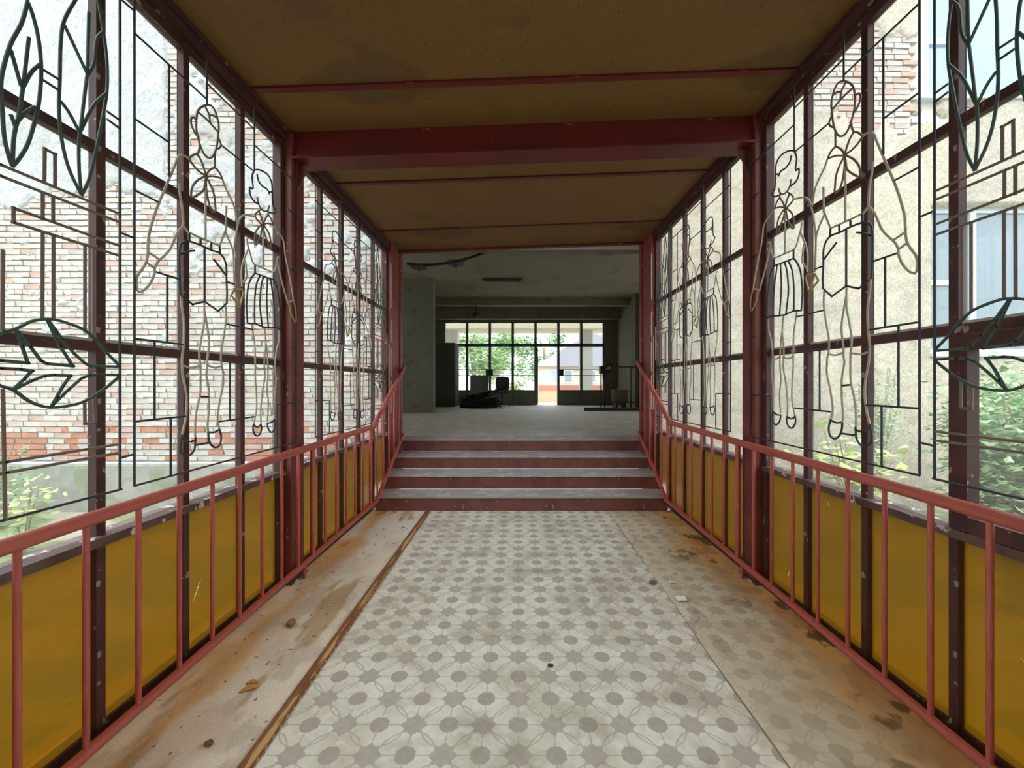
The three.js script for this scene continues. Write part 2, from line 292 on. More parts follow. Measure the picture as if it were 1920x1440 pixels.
// ---------------------------------------------------------------- handrails
for (const s of [-1, 1]) {
  const r = tag(group('handrail'), `pinkish red tubular handrail with round balusters ${SIDE[s]}`, 'railing');
  const O = 1.575, top = [[NEAR + 0.05, 0.88], [4.45, 0.955], [5.66, 1.635]], bot = [[NEAR + 0.05, 0.04], [4.56, 0.135], [5.60, 0.735]];
  const P = (d, y) => V(sx(s, O), sh(s, y), d);
  const yAt = (l, d) => { for (let i = 0; i + 1 < l.length; i++) if (d <= l[i + 1][0]) return l[i][1] + (l[i + 1][1] - l[i][1]) * (d - l[i][0]) / (l[i + 1][0] - l[i][0]); return l[l.length - 1][1]; };
  mesh('top_rail', tube(top.map((p) => P(...p)), 0.0255, false, 14), M.rail, r);
  mesh('bottom_rail', tube(bot.map((p) => P(...p)), 0.0215, false, 14), M.rail, r);
  const first = s < 0 ? 1.287 : 1.225;
  for (let d = first - 0.41; d < 5.5; d += 0.2055) { const post = Math.abs(d - 3.11) < 0.09 || Math.abs(d - 4.45) < 0.1; mesh(post ? 'post' : 'baluster', bar(P(d, yAt(bot, d)), P(d, yAt(top, d)), post ? 0.018 : 0.0105, 10), M.rail, r); }
  for (const d of [0.4, 3.02]) mesh('bracket', bar(V(sx(s, O), sh(s, yAt(bot, d)), d), V(sx(s, O), s < 0 ? 0.004 : 0.006, d), 0.012, 8), M.rail, r);
  mesh('wall_bracket', bar(P(5.62, 1.605), V(sx(s, 1.64), sh(s, 1.58), 5.60), 0.014, 8), M.rail, r);
}
const ORNAMENT = [
 ['upright_leaf', 'G', [
  [1,1.344,2.628,1.327,2.544,1.299,2.457,1.277,2.347,1.274,2.308,1.278,2.233,1.283,2.155,1.299,2.087,1.303,2.078],
  [1,1.344,2.628,1.355,2.605,1.372,2.544,1.381,2.462,1.38,2.384,1.372,2.302,1.361,2.244,1.34,2.159,1.309,2.088,1.303,2.078],
  [1,1.303,2.078,1.308,2.182,1.32,2.248,1.327,2.31,1.331,2.344],
  [0,1.299,2.437,1.326,2.343],
  [0,1.347,2.516,1.331,2.344],
  [1,1.377,2.451,1.355,2.412,1.331,2.344],
  [0,1.299,2.237,1.311,2.206],
  [1,1.364,2.304,1.338,2.269,1.313,2.219]]],
 ['upright_leaf_001', 'G', [
  [1,1.528,2.961,1.514,2.845,1.488,2.765,1.465,2.703,1.447,2.642,1.44,2.561,1.438,2.452,1.435,2.344,1.445,2.237,1.467,2.155,1.509,2.081],
  [1,1.528,2.961,1.548,2.894,1.568,2.838,1.588,2.745,1.603,2.633,1.603,2.528,1.591,2.44,1.556,2.247,1.534,2.146,1.509,2.081],
  [1,1.509,2.081,1.501,2.172,1.501,2.278,1.509,2.344,1.514,2.396,1.528,2.524],
  [0,1.452,2.646,1.528,2.535],
  [0,1.535,2.763,1.529,2.533],
  [1,1.593,2.743,1.565,2.693,1.553,2.588,1.528,2.524],
  [1,1.44,2.374,1.465,2.355,1.502,2.304],
  [1,1.603,2.517,1.553,2.436,1.504,2.305]]],
 ['lower_leaf', 'G', [
  [1,1.246,1.526,1.274,1.555,1.313,1.575,1.355,1.605,1.395,1.617,1.423,1.62,1.472,1.612,1.52,1.597,1.568,1.559,1.597,1.526,1.651,1.476],
  [1,1.246,1.415,1.274,1.395,1.303,1.385,1.34,1.352,1.372,1.333,1.409,1.323,1.46,1.325,1.514,1.337,1.582,1.376,1.651,1.43],
  [0,1.313,1.572,1.329,1.52,1.344,1.469,1.274,1.473,1.246,1.473],
  [0,1.317,1.568,1.351,1.522,1.381,1.479,1.397,1.47,1.48,1.465,1.438,1.533,1.4,1.615],
  [0,1.404,1.613,1.445,1.557,1.485,1.509,1.52,1.478,1.539,1.468,1.651,1.47],
  [0,1.246,1.45,1.274,1.449,1.323,1.448,1.355,1.444,1.334,1.417,1.305,1.385],
  [0,1.309,1.385,1.355,1.412,1.39,1.428,1.418,1.432,1.472,1.431,1.447,1.394,1.428,1.357,1.411,1.326],
  [0,1.412,1.327,1.467,1.383,1.509,1.422,1.534,1.433,1.568,1.437,1.651,1.437]]],
 ['trumpet_bars', 'B', [
  [0,1.237,2.068,1.274,2.068,1.647,2.073],
  [0,1.237,2.034,1.274,2.034,1.65,2.04],
  [0,1.391,2.074,1.392,2.183,1.423,2.182,1.423,2.071],
  [0,1.386,2.033,1.386,1.943],
  [0,1.417,2.033,1.417,1.947],
  [0,1.65,1.908,1.306,1.905,1.306,1.95,1.65,1.947],
  [0,1.386,1.904,1.385,1.619],
  [0,1.418,1.906,1.418,1.624],
  [0,1.521,1.906,1.521,1.597],
  [0,1.552,1.907,1.552,1.575],
  [0,1.52,1.337,1.521,1.257,1.558,1.257,1.555,1.356],
  [0,1.279,1.811,1.278,1.565],
  [0,1.279,1.387,1.285,0.982],
  [0,1.246,1.163,1.287,1.162,1.653,1.165],
  [0,1.246,1.129,1.287,1.129,1.653,1.131]]],
 ['head/boy', 'B', [
  [1,2.122,2.815,2.083,2.78,2.057,2.742,2.046,2.689,2.05,2.635,2.069,2.589,2.093,2.556,2.117,2.549,2.139,2.556,2.159,2.578,2.177,2.614,2.19,2.663,2.196,2.711,2.201,2.756,2.19,2.795,2.172,2.821,2.152,2.828,2.122,2.815],
  [1,2.107,2.796,2.132,2.772,2.139,2.737],
  [1,2.057,2.739,2.112,2.738,2.152,2.733,2.19,2.723],
  [1,2.137,2.772,2.162,2.788,2.188,2.79],
  [1,2.046,2.694,2.03,2.693,2.016,2.681,2.014,2.655,2.032,2.631,2.05,2.618],
  [1,2.196,2.696,2.212,2.679,2.217,2.667,2.204,2.644,2.185,2.628],
  [1,2.069,2.589,2.067,2.563,2.053,2.527],
  [0,2.172,2.6,2.172,2.525]]],
 ['neckerchief/boy', 'B', [
  [1,2,2.478,2.019,2.502,2.048,2.525,2.065,2.522,2.087,2.498,2.104,2.467,2.111,2.45],
  [1,2,2.478,2.023,2.464,2.061,2.451,2.111,2.45],
  [1,2.111,2.45,2.127,2.482,2.15,2.507,2.174,2.523,2.203,2.517,2.228,2.494],
  [1,2.111,2.447,2.164,2.475,2.228,2.494],
  [1,2.111,2.45,2.056,2.403,2.023,2.355,2.015,2.325,2.017,2.302,2.056,2.331,2.096,2.376,2.104,2.413,2.111,2.447],
  [1,2.111,2.447,2.145,2.416,2.169,2.375,2.174,2.336,2.176,2.296,2.145,2.3,2.127,2.33,2.113,2.384,2.11,2.439]]],
 ['arm/boy', 'C', [
  [1,2,2.478,1.978,2.479,1.955,2.47,1.938,2.453,1.921,2.41,1.891,2.335,1.87,2.283,1.842,2.214,1.812,2.134,1.786,2.044,1.783,2.03,1.78,1.982,1.779,1.955,1.77,1.914,1.754,1.886,1.732,1.852,1.726,1.826,1.726,1.803,1.732,1.784,1.754,1.792,1.78,1.818,1.801,1.852,1.813,1.887,1.812,1.902,1.829,1.936,1.863,1.974,1.896,2.017,1.92,2.072,1.94,2.11,1.967,2.143],
  [1,1.943,2.333,1.949,2.283,1.963,2.22,1.969,2.144],
  [0,1.783,1.962,1.835,1.949],
  [0,1.775,1.915,1.812,1.902]]],
 ['arm/boy2', 'C', [
  [1,2.228,2.494,2.248,2.461,2.289,2.422,2.322,2.381,2.341,2.311,2.349,2.296],
  [1,2.252,2.218,2.309,2.138,2.317,2.042,2.322,1.942]]],
 ['shirt/boy', 'C', [
  [0,2.107,2.394,2.107,2.131],
  [0,2.258,2.362,2.255,2.235,2.206,2.13],
  [0,1.967,2.143,1.998,2.126,2.082,2.126,2.206,2.13]]],
 ['shorts/boy', 'D', [
  [0,2.003,2.122,2.003,2.087],
  [0,2.074,2.12,2.074,2.093],
  [0,2.146,2.126,2.146,2.092],
  [0,2.206,2.13,2.21,2.093],
  [0,2.101,2.089,2.101,1.814],
  [1,1.994,2.084,1.969,2.07,1.951,2.049,1.945,2.019,1.945,1.939,1.947,1.855,1.951,1.816],
  [0,1.951,1.816,2.024,1.787,2.101,1.816,2.197,1.785,2.261,1.839],
  [1,1.994,2.084,2.074,2.09,2.144,2.088,2.206,2.092,2.238,2.076,2.256,2.042,2.259,1.96,2.263,1.892,2.261,1.839],
  [1,2.035,2.05,2.001,2.036,1.958,2.011],
  [1,2.166,2.045,2.201,2.023,2.256,1.986]]],
 ['leg/boy', 'C', [
  [1,1.954,1.814,1.961,1.755,1.972,1.685,1.969,1.584,1.961,1.526,1.961,1.484,1.964,1.452,1.985,1.357,1.988,1.299,1.978,1.222,1.961,1.166],
  [1,2.099,1.808,2.099,1.719,2.078,1.625,2.066,1.554,2.074,1.488,2.074,1.455,2.072,1.355,2.051,1.283,2.04,1.209,2.04,1.145],
  [1,1.969,1.49,2.009,1.481,2.066,1.491]]],
 ['leg/boy2', 'C', [
  [1,2.101,1.765,2.123,1.676,2.132,1.615,2.121,1.537,2.115,1.459,2.112,1.456,2.129,1.374,2.129,1.271,2.121,1.189,2.126,1.159],
  [1,2.252,1.824,2.256,1.759,2.238,1.658,2.219,1.575,2.217,1.527,2.233,1.463,2.231,1.46,2.235,1.408,2.213,1.33,2.195,1.254,2.192,1.207,2.204,1.172],
  [1,2.123,1.497,2.166,1.488,2.219,1.496]]],
 ['leg/boy2', 'D', [
  [0,2.072,1.341,2.126,1.337]]],
 ['shoe/boy', 'D', [
  [1,2.126,1.159,2.129,1.126,2.143,1.095,2.175,1.073,2.207,1.081,2.219,1.123,2.204,1.168],
  [1,2.126,1.159,2.166,1.153,2.204,1.163]]],
 ['shoe/boy2', 'D', [
  [1,1.961,1.166,1.95,1.126,1.952,1.088,1.981,1.064,2.01,1.063,2.035,1.086,2.043,1.145],
  [1,1.959,1.152,2.005,1.126,2.046,1.131],
  [0,2.046,1.105,2.14,1.104]]],
 ['head/girl', 'D', [
  [1,2.496,2.675,2.475,2.627,2.485,2.573,2.482,2.557,2.457,2.557,2.455,2.523,2.471,2.501,2.494,2.491,2.535,2.492],
  [1,2.496,2.677,2.537,2.7,2.592,2.715,2.638,2.715,2.67,2.692,2.679,2.645,2.681,2.582,2.69,2.541,2.714,2.532,2.709,2.514,2.681,2.495,2.644,2.487],
  [1,2.523,2.667,2.537,2.634,2.577,2.619,2.628,2.622,2.649,2.603],
  [0,2.646,2.614,2.679,2.632]]],
 ['head/girl', 'B', [
  [1,2.525,2.529,2.537,2.495,2.567,2.474,2.602,2.475,2.633,2.498,2.646,2.529]]],
 ['neckerchief/girl', 'B', [
  [1,2.554,2.464,2.523,2.437,2.503,2.408,2.527,2.391,2.579,2.377],
  [0,2.542,2.448,2.567,2.422,2.582,2.385],
  [0,2.582,2.385,2.602,2.426,2.636,2.471],
  [1,2.633,2.492,2.636,2.471,2.665,2.455,2.687,2.425],
  [1,2.582,2.385,2.623,2.408,2.687,2.425],
  [1,2.579,2.382,2.537,2.35,2.508,2.31,2.501,2.268,2.503,2.23,2.527,2.256,2.557,2.306,2.574,2.367],
  [1,2.587,2.384,2.638,2.357,2.66,2.323,2.67,2.257,2.618,2.309,2.602,2.328,2.584,2.377]]],
 ['arm/girl', 'C', [
  [1,2.503,2.402,2.448,2.387,2.412,2.376,2.382,2.354,2.36,2.325,2.35,2.291,2.335,2.239,2.319,2.155,2.315,2.077,2.323,1.985,2.327,1.941],
  [1,2.443,2.193,2.394,2.1,2.382,2.042,2.386,1.955],
  [1,2.414,2.111,2.427,2.04,2.423,2.016,2.39,1.976]]],
 ['arm/girl', 'O', [
  [0,2.295,1.888,2.323,1.93,2.386,1.943,2.399,1.928,2.369,1.839,2.331,1.865,2.295,1.888],
  [0,2.323,1.93,2.369,1.839]]],
 ['arm/girl2', 'C', [
  [1,2.687,2.428,2.731,2.4,2.777,2.387,2.807,2.361,2.831,2.265,2.874,2.158,2.918,2.035,2.931,1.985],
  [1,2.76,2.236,2.74,2.234,2.734,2.212,2.754,2.159,2.795,2.07,2.843,1.985,2.858,1.957],
  [0,2.858,1.957,2.931,1.989]]],
 ['arm/girl2', 'O', [
  [1,2.874,1.957,2.899,1.892,2.938,1.85,2.961,1.836,2.961,1.921,2.935,1.986]]],
 ['blouse/girl', 'C', [
  [0,2.584,2.359,2.584,2.115],
  [1,2.43,2.246,2.434,2.216,2.457,2.171,2.48,2.128,2.503,2.114],
  [1,2.734,2.219,2.714,2.148,2.695,2.12],
  [0,2.503,2.114,2.587,2.116,2.695,2.12]]],
 ['skirt/girl', 'D', [
  [0,2.503,2.114,2.503,2.065,2.592,2.068,2.692,2.073,2.695,2.12],
  [1,2.503,2.065,2.466,2.024,2.443,1.98,2.43,1.913,2.425,1.855,2.434,1.755],
  [0,2.434,1.755,2.503,1.764,2.582,1.755,2.644,1.758,2.737,1.77,2.766,1.764],
  [1,2.692,2.071,2.731,2.039,2.748,1.98,2.763,1.902,2.766,1.764],
  [1,2.552,2.064,2.518,2.004,2.503,1.929,2.499,1.854,2.501,1.765],
  [1,2.587,2.064,2.567,2.016,2.554,1.939,2.552,1.879,2.574,1.757],
  [1,2.628,2.065,2.623,1.998,2.62,1.97,2.623,1.877,2.638,1.757],
  [1,2.662,2.067,2.676,2.01,2.684,1.984,2.698,1.89,2.706,1.766]]],
 ['leg/girl', 'C', [
  [1,2.473,1.755,2.485,1.703,2.499,1.646,2.506,1.515,2.507,1.431,2.516,1.351,2.516,1.251,2.491,1.165],
  [1,2.597,1.751,2.61,1.672,2.6,1.578,2.594,1.519,2.602,1.453,2.575,1.35,2.558,1.228,2.562,1.159],
  [1,2.507,1.505,2.549,1.494,2.602,1.505]]],
 ['leg/girl2', 'C', [
  [1,2.612,1.657,2.625,1.595,2.631,1.52,2.633,1.454,2.623,1.37,2.637,1.286,2.626,1.169],
  [1,2.754,1.756,2.754,1.687,2.726,1.619,2.709,1.524,2.72,1.434,2.705,1.304,2.701,1.176],
  [1,2.637,1.508,2.672,1.499,2.716,1.501]]],
 ['shoe/girl', 'D', [
  [1,2.488,1.162,2.485,1.131,2.503,1.101,2.526,1.09,2.555,1.103,2.568,1.134,2.562,1.155],
  [1,2.488,1.162,2.523,1.144,2.562,1.155]]],
 ['shoe/girl2', 'D', [
  [1,2.626,1.161,2.633,1.127,2.672,1.095,2.701,1.111,2.709,1.154,2.701,1.174],
  [1,2.626,1.159,2.665,1.158,2.701,1.174]]],
];
// lattice of straight dark bars round the figures: [d, y, d, y] in metres along the wall
const LATTICE = [
  [1.655, 0.985, 1.655, 3.02], [1.717, 0.985, 1.717, 3.02], [1.717, 0.985, 2.972, 0.992], [1.09, 0.985, 1.662, 0.985], [2.972, 0.992, 2.972, 3.0],
  [1.662, 2.925, 1.717, 2.93], [1.717, 2.84, 2.115, 2.84], [2.115, 2.92, 2.495, 2.92], [2.22, 2.668, 2.495, 2.668], [2.5, 2.827, 2.972, 2.827],
  [1.887, 2.335, 1.887, 2.84], [1.717, 2.49, 1.887, 2.49], [1.717, 2.197, 1.835, 2.197], [2.117, 2.812, 2.117, 3.06], [2.497, 2.678, 2.497, 3.06],
  [1.817, 1.889, 1.938, 1.889], [1.878, 1.59, 1.878, 1.889], [1.717, 1.588, 1.965, 1.588], [1.812, 1.25, 1.812, 1.588], [1.717, 1.248, 1.98, 1.25], [1.896, 0.986, 1.896, 1.25],
  [2.262, 1.955, 2.325, 1.955], [2.25, 1.726, 2.478, 1.726], [2.22, 1.523, 2.495, 1.523], [2.286, 1.207, 2.286, 1.523], [2.205, 1.205, 2.495, 1.208],
  [2.731, 1.27, 2.972, 1.272], [2.731, 0.99, 2.731, 1.27], [1.662, 2.0, 1.717, 2.0], [1.662, 1.11, 1.717, 1.115], [1.345, 2.63, 1.30, 2.66],
  [1.386, 2.442, 1.434, 2.444], [1.388, 2.408, 1.434, 2.407], [1.603, 2.445, 1.655, 2.443], [1.603, 2.415, 1.655, 2.41], [2.86, 2.60, 2.972, 2.60], [2.86, 2.2, 2.972, 2.2], [2.90, 1.66, 2.972, 1.66],
];
const PALE = [[1.04, 2.9, 1.04, 2.35], [1.04, 2.2, 1.04, 1.92], [1.04, 1.85, 1.04, 1.5], [1.04, 1.45, 1.04, 1.05], [1.12, 1.9, 1.12, 1.05], [1.20, 2.0, 1.20, 1.62]];
const IRON = { D: M.ironDark, G: M.ironGreen, B: M.ironBrown, C: M.ironCream, O: M.ironOchre };
function ornament(s, mirrored, label) {
  const o = tag(group('iron_ornament_panel'), label, 'ornament');
  const P = (d, y) => V(sx(s, 1.608), sh(s, y), mirrored ? 6.22 - d : d), R = mirrored ? 0.0048 : 0.0052;
  const inside = (d) => mirrored ? 6.22 - d < 5.36 : true;
  for (const [a, b, c, d] of LATTICE) mesh('lattice_bar', bar(P(a, b), P(c, d), R * 0.9, 6), M.ironDark, o);
  for (const [a, b, c, d] of PALE) mesh('pale_bar', bar(P(a, b), P(c, d), R, 6), M.ironCream, o);
  const figures = {};
  for (const [part, mat, lines] of ORNAMENT) {
    const geos = lines.map((l) => { const pts = []; for (let i = 1; i < l.length; i += 2) pts.push(P(l[i], l[i + 1])); return tube(pts, R, l[0] === 1, 6, 3); });
    const [a, fig] = part.split('/');
    if (!fig) { if (a === 'trumpet_bars') for (const g of geos) mesh('trumpet_bar', g, IRON[mat], o); else mesh(a.replace(/_\d+$/, ''), geos, IRON[mat], o); continue; }
    const who = fig.startsWith('boy') ? 'boy_figure' : 'girl_figure'; figures[who] ??= group(who, o);
    if (a === 'arm') for (const g of geos) mesh(mat === 'O' ? 'hand' : 'arm', g, IRON[mat], figures[who]); else mesh(a, geos, IRON[mat], figures[who]);
  }
  return o;
}
ornament(-1, false, 'near iron ornament of boy, girl and leaves against the brick facade');
ornament(-1, true, 'far iron ornament with two children beyond the column on the brick facade side');
ornament(1, false, 'near iron ornament of boy, girl and leaves before the plastered facade');
ornament(1, true, 'far iron ornament with two children beyond the column on the shrub side');
// ---------------------------------------------------------------- outside: ground and the facade of the hall building
const GROUND = -0.30;
const grassMap = colourMap(512, 512, (u, v) => { const n = fbm(u * 10, v * 10, 601, 5, 10, 10), p = fbm(u * 4, v * 4, 602, 3, 4, 4); return mix3(mix3([126, 140, 92], [92, 110, 66], n), [156, 150, 130], sstep(0.5, 0.65, p)); }); grassMap.repeat.set(0.5, 0.5);
structure(mesh('ground', [box(-14, -1.86, GROUND - 0.1, GROUND, -6, FACADE), box(1.98, 14, GROUND - 0.1, GROUND, -6, FACADE)], std({ map: grassMap, roughness: 1 })));
const plasterTone = (warm) => colourMap(1024, 1024, (u, v) => {
  const n = fbm(u * 12, v * 12, 611 + warm, 5, 12, 12), g = vnoise(u * 260, v * 260, 612, 260, 260), b = fbm(u * 3, v * 3, 613 + warm, 4, 3, 3);
  const c = warm ? mix3([188, 178, 162], [160, 149, 132], n) : mix3([180, 181, 182], [156, 157, 158], n); return mix3(c, [146, 140, 130], sstep(0.55, 0.75, b) * 0.5).map((q) => q + (g - 0.5) * 44);
});
const plasterCool = std({ map: plasterTone(0), roughness: 0.95 }), plasterWarm = std({ map: plasterTone(1), roughness: 0.95 });
plasterCool.map.repeat.set(0.35, 0.35); plasterWarm.map.repeat.set(0.35, 0.35);
const brickMap = greyMap(256, 256, (u, v) => 0.72 + 0.28 * fbm(u * 16, v * 16, 621, 4, 16, 16)); brickMap.colorSpace = THREE.SRGBColorSpace; brickMap.repeat.set(4, 4);
const BRICKS = [0xc9c0b9, 0xd0c7c0, 0xc6b6ae, 0xcdb8af, 0xc7a596, 0xba7654, 0xd3cdc6].map((c) => std({ color: c, map: brickMap, roughness: 0.95 }));
const mortarM = std({ color: 0xc6c0b8, roughness: 1 });

// how much render still covers the wall at x, y (above 0.5: covered)
function coverLeft(x, y) {
  const n = fbm(x * 1.6 + 40, y * 1.6 + 20, 631, 4), m = fbm(x * 5 + 9, y * 6 + 5, 632, 4);
  let c = 0.27 + 0.55 * (n - 0.5) + 0.75 * (m - 0.5);
  const edge = x < -4.78 ? 3.95 : 9.9; c += 0.62 * sstep(edge - 0.35, edge + 0.25, y + 1.0 * (n - 0.5));
  c += 0.20 * sstep(2.6, 3.2, y) * sstep(-4.9, -4.5, x); if (y < 0.75) c -= 0.15;
  return c + (y < 0.36 ? 1 : 0);
}
function coverRight(x, y) {
  const n = fbm(x * 1.7 + 11, y * 1.7 + 3, 641, 4), m = fbm(x * 6 + 2, y * 6 + 8, 642, 3);
  const xx = x + 1.1 * (n - 0.5), yy = y + 1.0 * (n - 0.5) + 0.5 * (m - 0.5), inX = sstep(3.9, 4.5, xx) * sstep(6.4, 5.9, xx), inY = sstep(4.75, 5.25, yy) * sstep(6.7, 6.2, yy);
  return 0.95 + 0.3 * (n - 0.5) - 0.9 * inX * inY * (0.55 + 0.9 * m);
}
function renderCoat(x0, x1, y0, y1, cell, cover, d, material, name, parent, holes = []) {
  const nx = Math.round((x1 - x0) / cell), ny = Math.round((y1 - y0) / cell), pos = [], idx = [], uv = [], keep = [];
  for (let j = 0; j <= ny; j++) for (let i = 0; i <= nx; i++) {
    const x = x0 + (x1 - x0) * i / nx, y = y0 + (y1 - y0) * j / ny, c = cover(x, y), on = c > 0.5 && !holes.some((h) => x > h[0] && x < h[1] && y > h[2] && y < h[3]);
    const rough = 0.022 * (fbm(x * 8, y * 8, 651, 3) - 0.5) + 0.016 * (vnoise(x * 26, y * 26, 652) - 0.5);
    pos.push(x, y, -(d - (on ? 0.014 + rough + 0.012 * sstep(0.5, 0.7, c) : -0.03))); uv.push(x, y); keep.push(on);
  }
  const at = (i, j) => j * (nx + 1) + i;
  for (let j = 0; j < ny; j++) for (let i = 0; i < nx; i++) {
    const a = at(i, j), b = at(i + 1, j), c = at(i + 1, j + 1), e = at(i, j + 1);
    if (keep[a] || keep[b] || keep[c] || keep[e]) idx.push(a, b, c, a, c, e);
  }
  const g = new THREE.BufferGeometry(); g.setAttribute('position', new THREE.Float32BufferAttribute(pos, 3)); g.setAttribute('uv', new THREE.Float32BufferAttribute(uv, 2)); g.setIndex(idx); g.computeVertexNormals();
  return mesh(name, g, material, parent);
}
const brickShapes = [0, 1, 2, 3].map(() => { const g = new THREE.BoxGeometry(1, 1, 1).toNonIndexed(), p = g.attributes.position, key = {}; for (let i = 0; i < p.count; i++) { const k = [p.getX(i), p.getY(i), p.getZ(i)].join(); key[k] ??= [rr(-0.045, 0.045), rr(-0.10, 0.10), rr(-0.12, 0.12)]; p.setXYZ(i, p.getX(i) + key[k][0], p.getY(i) + key[k][1], p.getZ(i) + key[k][2]); } g.computeVertexNormals(); return g; });
function brickwork(x0, x1, y0, y1, cover, d, parent, seen, tone) {
  const H = 0.078, L = 0.218, list = [];
  for (let r = 0, y = y0; y < y1; y += H, r++) for (let x = x0 - (r % 2) * L * 0.5 - rr(0, 0.05), k = 0; x < x1; k++) {
    const w = (r % 3 === 2 && k % 2) ? L / 2 : L, cx = x + w / 2, cy = y + H / 2;
    if (cx > x0 && cx + w / 2 < x1 && (cover(cx, cy) < 0.62 || cover(cx - w * 0.4, cy) < 0.55 || cover(cx + w * 0.4, cy) < 0.55)) list.push([cx, cy, w - 0.013, H - 0.013]);
    x += w;
  }
  list.sort((a, b) => (seen(b) - seen(a))); const rest = [];
  list.forEach(([x, y, w, h], i) => {
    const mat = BRICKS[tone(x, y)], geo = brickShapes[Math.floor(rnd() * 4)], dd = rr(-0.006, 0.006);
    if (i < 300) { const b = mesh('brick', geo, mat, parent); b.scale.set(w, h, 0.06); b.position.set(x, y, -(d + 0.03 + dd)); b.rotation.z = rr(-0.012, 0.012); } else {
      const g = geo.clone(); g.scale(w, h, 0.06); g.translate(x, y, -(d + 0.03 + dd)); const c = mat.color, n = g.attributes.position.count, col = new Float32Array(n * 3); for (let q = 0; q < n; q++) col.set([c.r, c.g, c.b], q * 3); g.setAttribute('color', new THREE.BufferAttribute(col, 3)); rest.push(g);
    }
  });
  if (rest.length) { const m = mesh('brickwork', rest, std({ vertexColors: true, map: brickMap, roughness: 0.95 }), parent); m.userData.kind = 'stuff'; }
}
{ // facade on the brick side
  const w = structure(group('wall_left'));
  mesh('masonry', box(-10, -1.74, GROUND - 0.1, 7.6, FACADE + 0.045, FACADE + 0.4), mortarM, w);
  brickwork(-7.6, -1.76, 0.36, 6.9, coverLeft, FACADE, w, ([x, y]) => -Math.hypot((x + 4.4) * 0.7, y - 2.0), (x, y) => { const q = rnd(); return y < 0.85 && q > 0.35 ? (q > 0.7 ? 5 : 4) : q < 0.28 ? 0 : q < 0.5 ? 1 : q < 0.66 ? 2 : q < 0.8 ? 6 : q < 0.93 ? 3 : 4; });
  renderCoat(-10, -1.74, 0.30, 7.6, 0.03, coverLeft, FACADE, plasterCool, 'render_coat', w);
  const plinthM = std({ map: colourMap(512, 512, (u, v) => { const n = fbm(u * 14, v * 14, 661, 5, 14, 14), m = fbm(u * 5, v * 5, 662, 4, 5, 5); return mix3(mix3([150, 150, 142], [112, 114, 106], n), [96, 112, 78], sstep(0.52, 0.66, m) * 0.6); }), roughness: 1 });
  mesh('plinth', box(-10, -1.9, GROUND - 0.1, 0.33, FACADE - 0.12, FACADE + 0.05, 0.01), plinthM, w);
}
const WIN = [[5.48, 7.9, 5.30, 7.15], [5.62, 7.95, 1.82, 3.84]];
{ // facade on the plastered side, with two windows
  const w = structure(group('wall_right')), x0 = 1.81, x1 = 10, y0 = GROUND - 0.1, y1 = 7.6, a = FACADE + 0.045, b = FACADE + 0.4, [u, l] = WIN;
  mesh('masonry', [box(x0, l[0], y0, y1, a, b), box(l[0], x1, y0, l[2], a, b), box(l[0], x1, l[3], u[2], a, b), box(u[0], x1, u[3], y1, a, b), box(l[1], x1, l[2], u[3], a, b)], mortarM, w);
  brickwork(3.5, 5.5, 4.8, 6.8, coverRight, FACADE, w, ([x, y]) => -Math.hypot(x - 4.8, y - 5.6), () => { const q = rnd(); return q < 0.2 ? 0 : q < 0.4 ? 1 : q < 0.6 ? 2 : q < 0.85 ? 3 : 4; });
  renderCoat(x0, x1, y0, y1, 0.035, coverRight, FACADE, plasterWarm, 'render_coat', w, WIN);
  const whiteM = std({ color: 0xc6cdd0, roughness: 0.5 }), skyTintPaneMs = [0x7d9ccb, 0x5e707d].map((color) => new THREE.MeshPhysicalMaterial({ color, roughness: 0.08, clearcoat: 1, clearcoatRoughness: 0.02 }));  // opaque panes, the reflected sky painted in as blue colour
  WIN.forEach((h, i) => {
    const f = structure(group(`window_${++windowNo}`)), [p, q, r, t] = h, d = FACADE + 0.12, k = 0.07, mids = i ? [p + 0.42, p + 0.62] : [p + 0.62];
    for (const g of [box(p, p + k, r, t, d - 0.03, d + 0.05), box(q - k, q, r, t, d - 0.03, d + 0.05), box(p, q, r, r + k, d - 0.03, d + 0.05), box(p, q, t - k, t, d - 0.03, d + 0.05)]) mesh('frame_bar', g, whiteM, f);
    for (const m of mids) mesh('mullion', box(m, m + 0.08, r, t, d - 0.035, d + 0.045), whiteM, f);
    const tr = i ? r + 0.95 : r + 0.80; mesh('transom', box(p, mids[0], tr, tr + 0.07, d - 0.04, d + 0.04), whiteM, f);
    mesh('sill', box(p - 0.05, q, r - 0.04, r, FACADE - 0.06, d), whiteM, f);
    const xs = [p + k, ...mids.flatMap((m) => [m, m + 0.08]), q - k];
    for (let c = 0; c < xs.length; c += 2) for (const [ya, yb] of c === 0 ? [[r + k, tr], [tr + 0.07, t - k]] : [[r + k, t - k]]) if (xs[c + 1] - xs[c] > 0.05) mesh('pane', box(xs[c], xs[c + 1], ya, yb, d + 0.0, d + 0.006), skyTintPaneMs[i], f);
  });
}
structure(mesh('wall_front', [box(-1.75, 1.82, 3.36, 7.6, FACADE + 0.02, FACADE + 0.4)], mortarM));

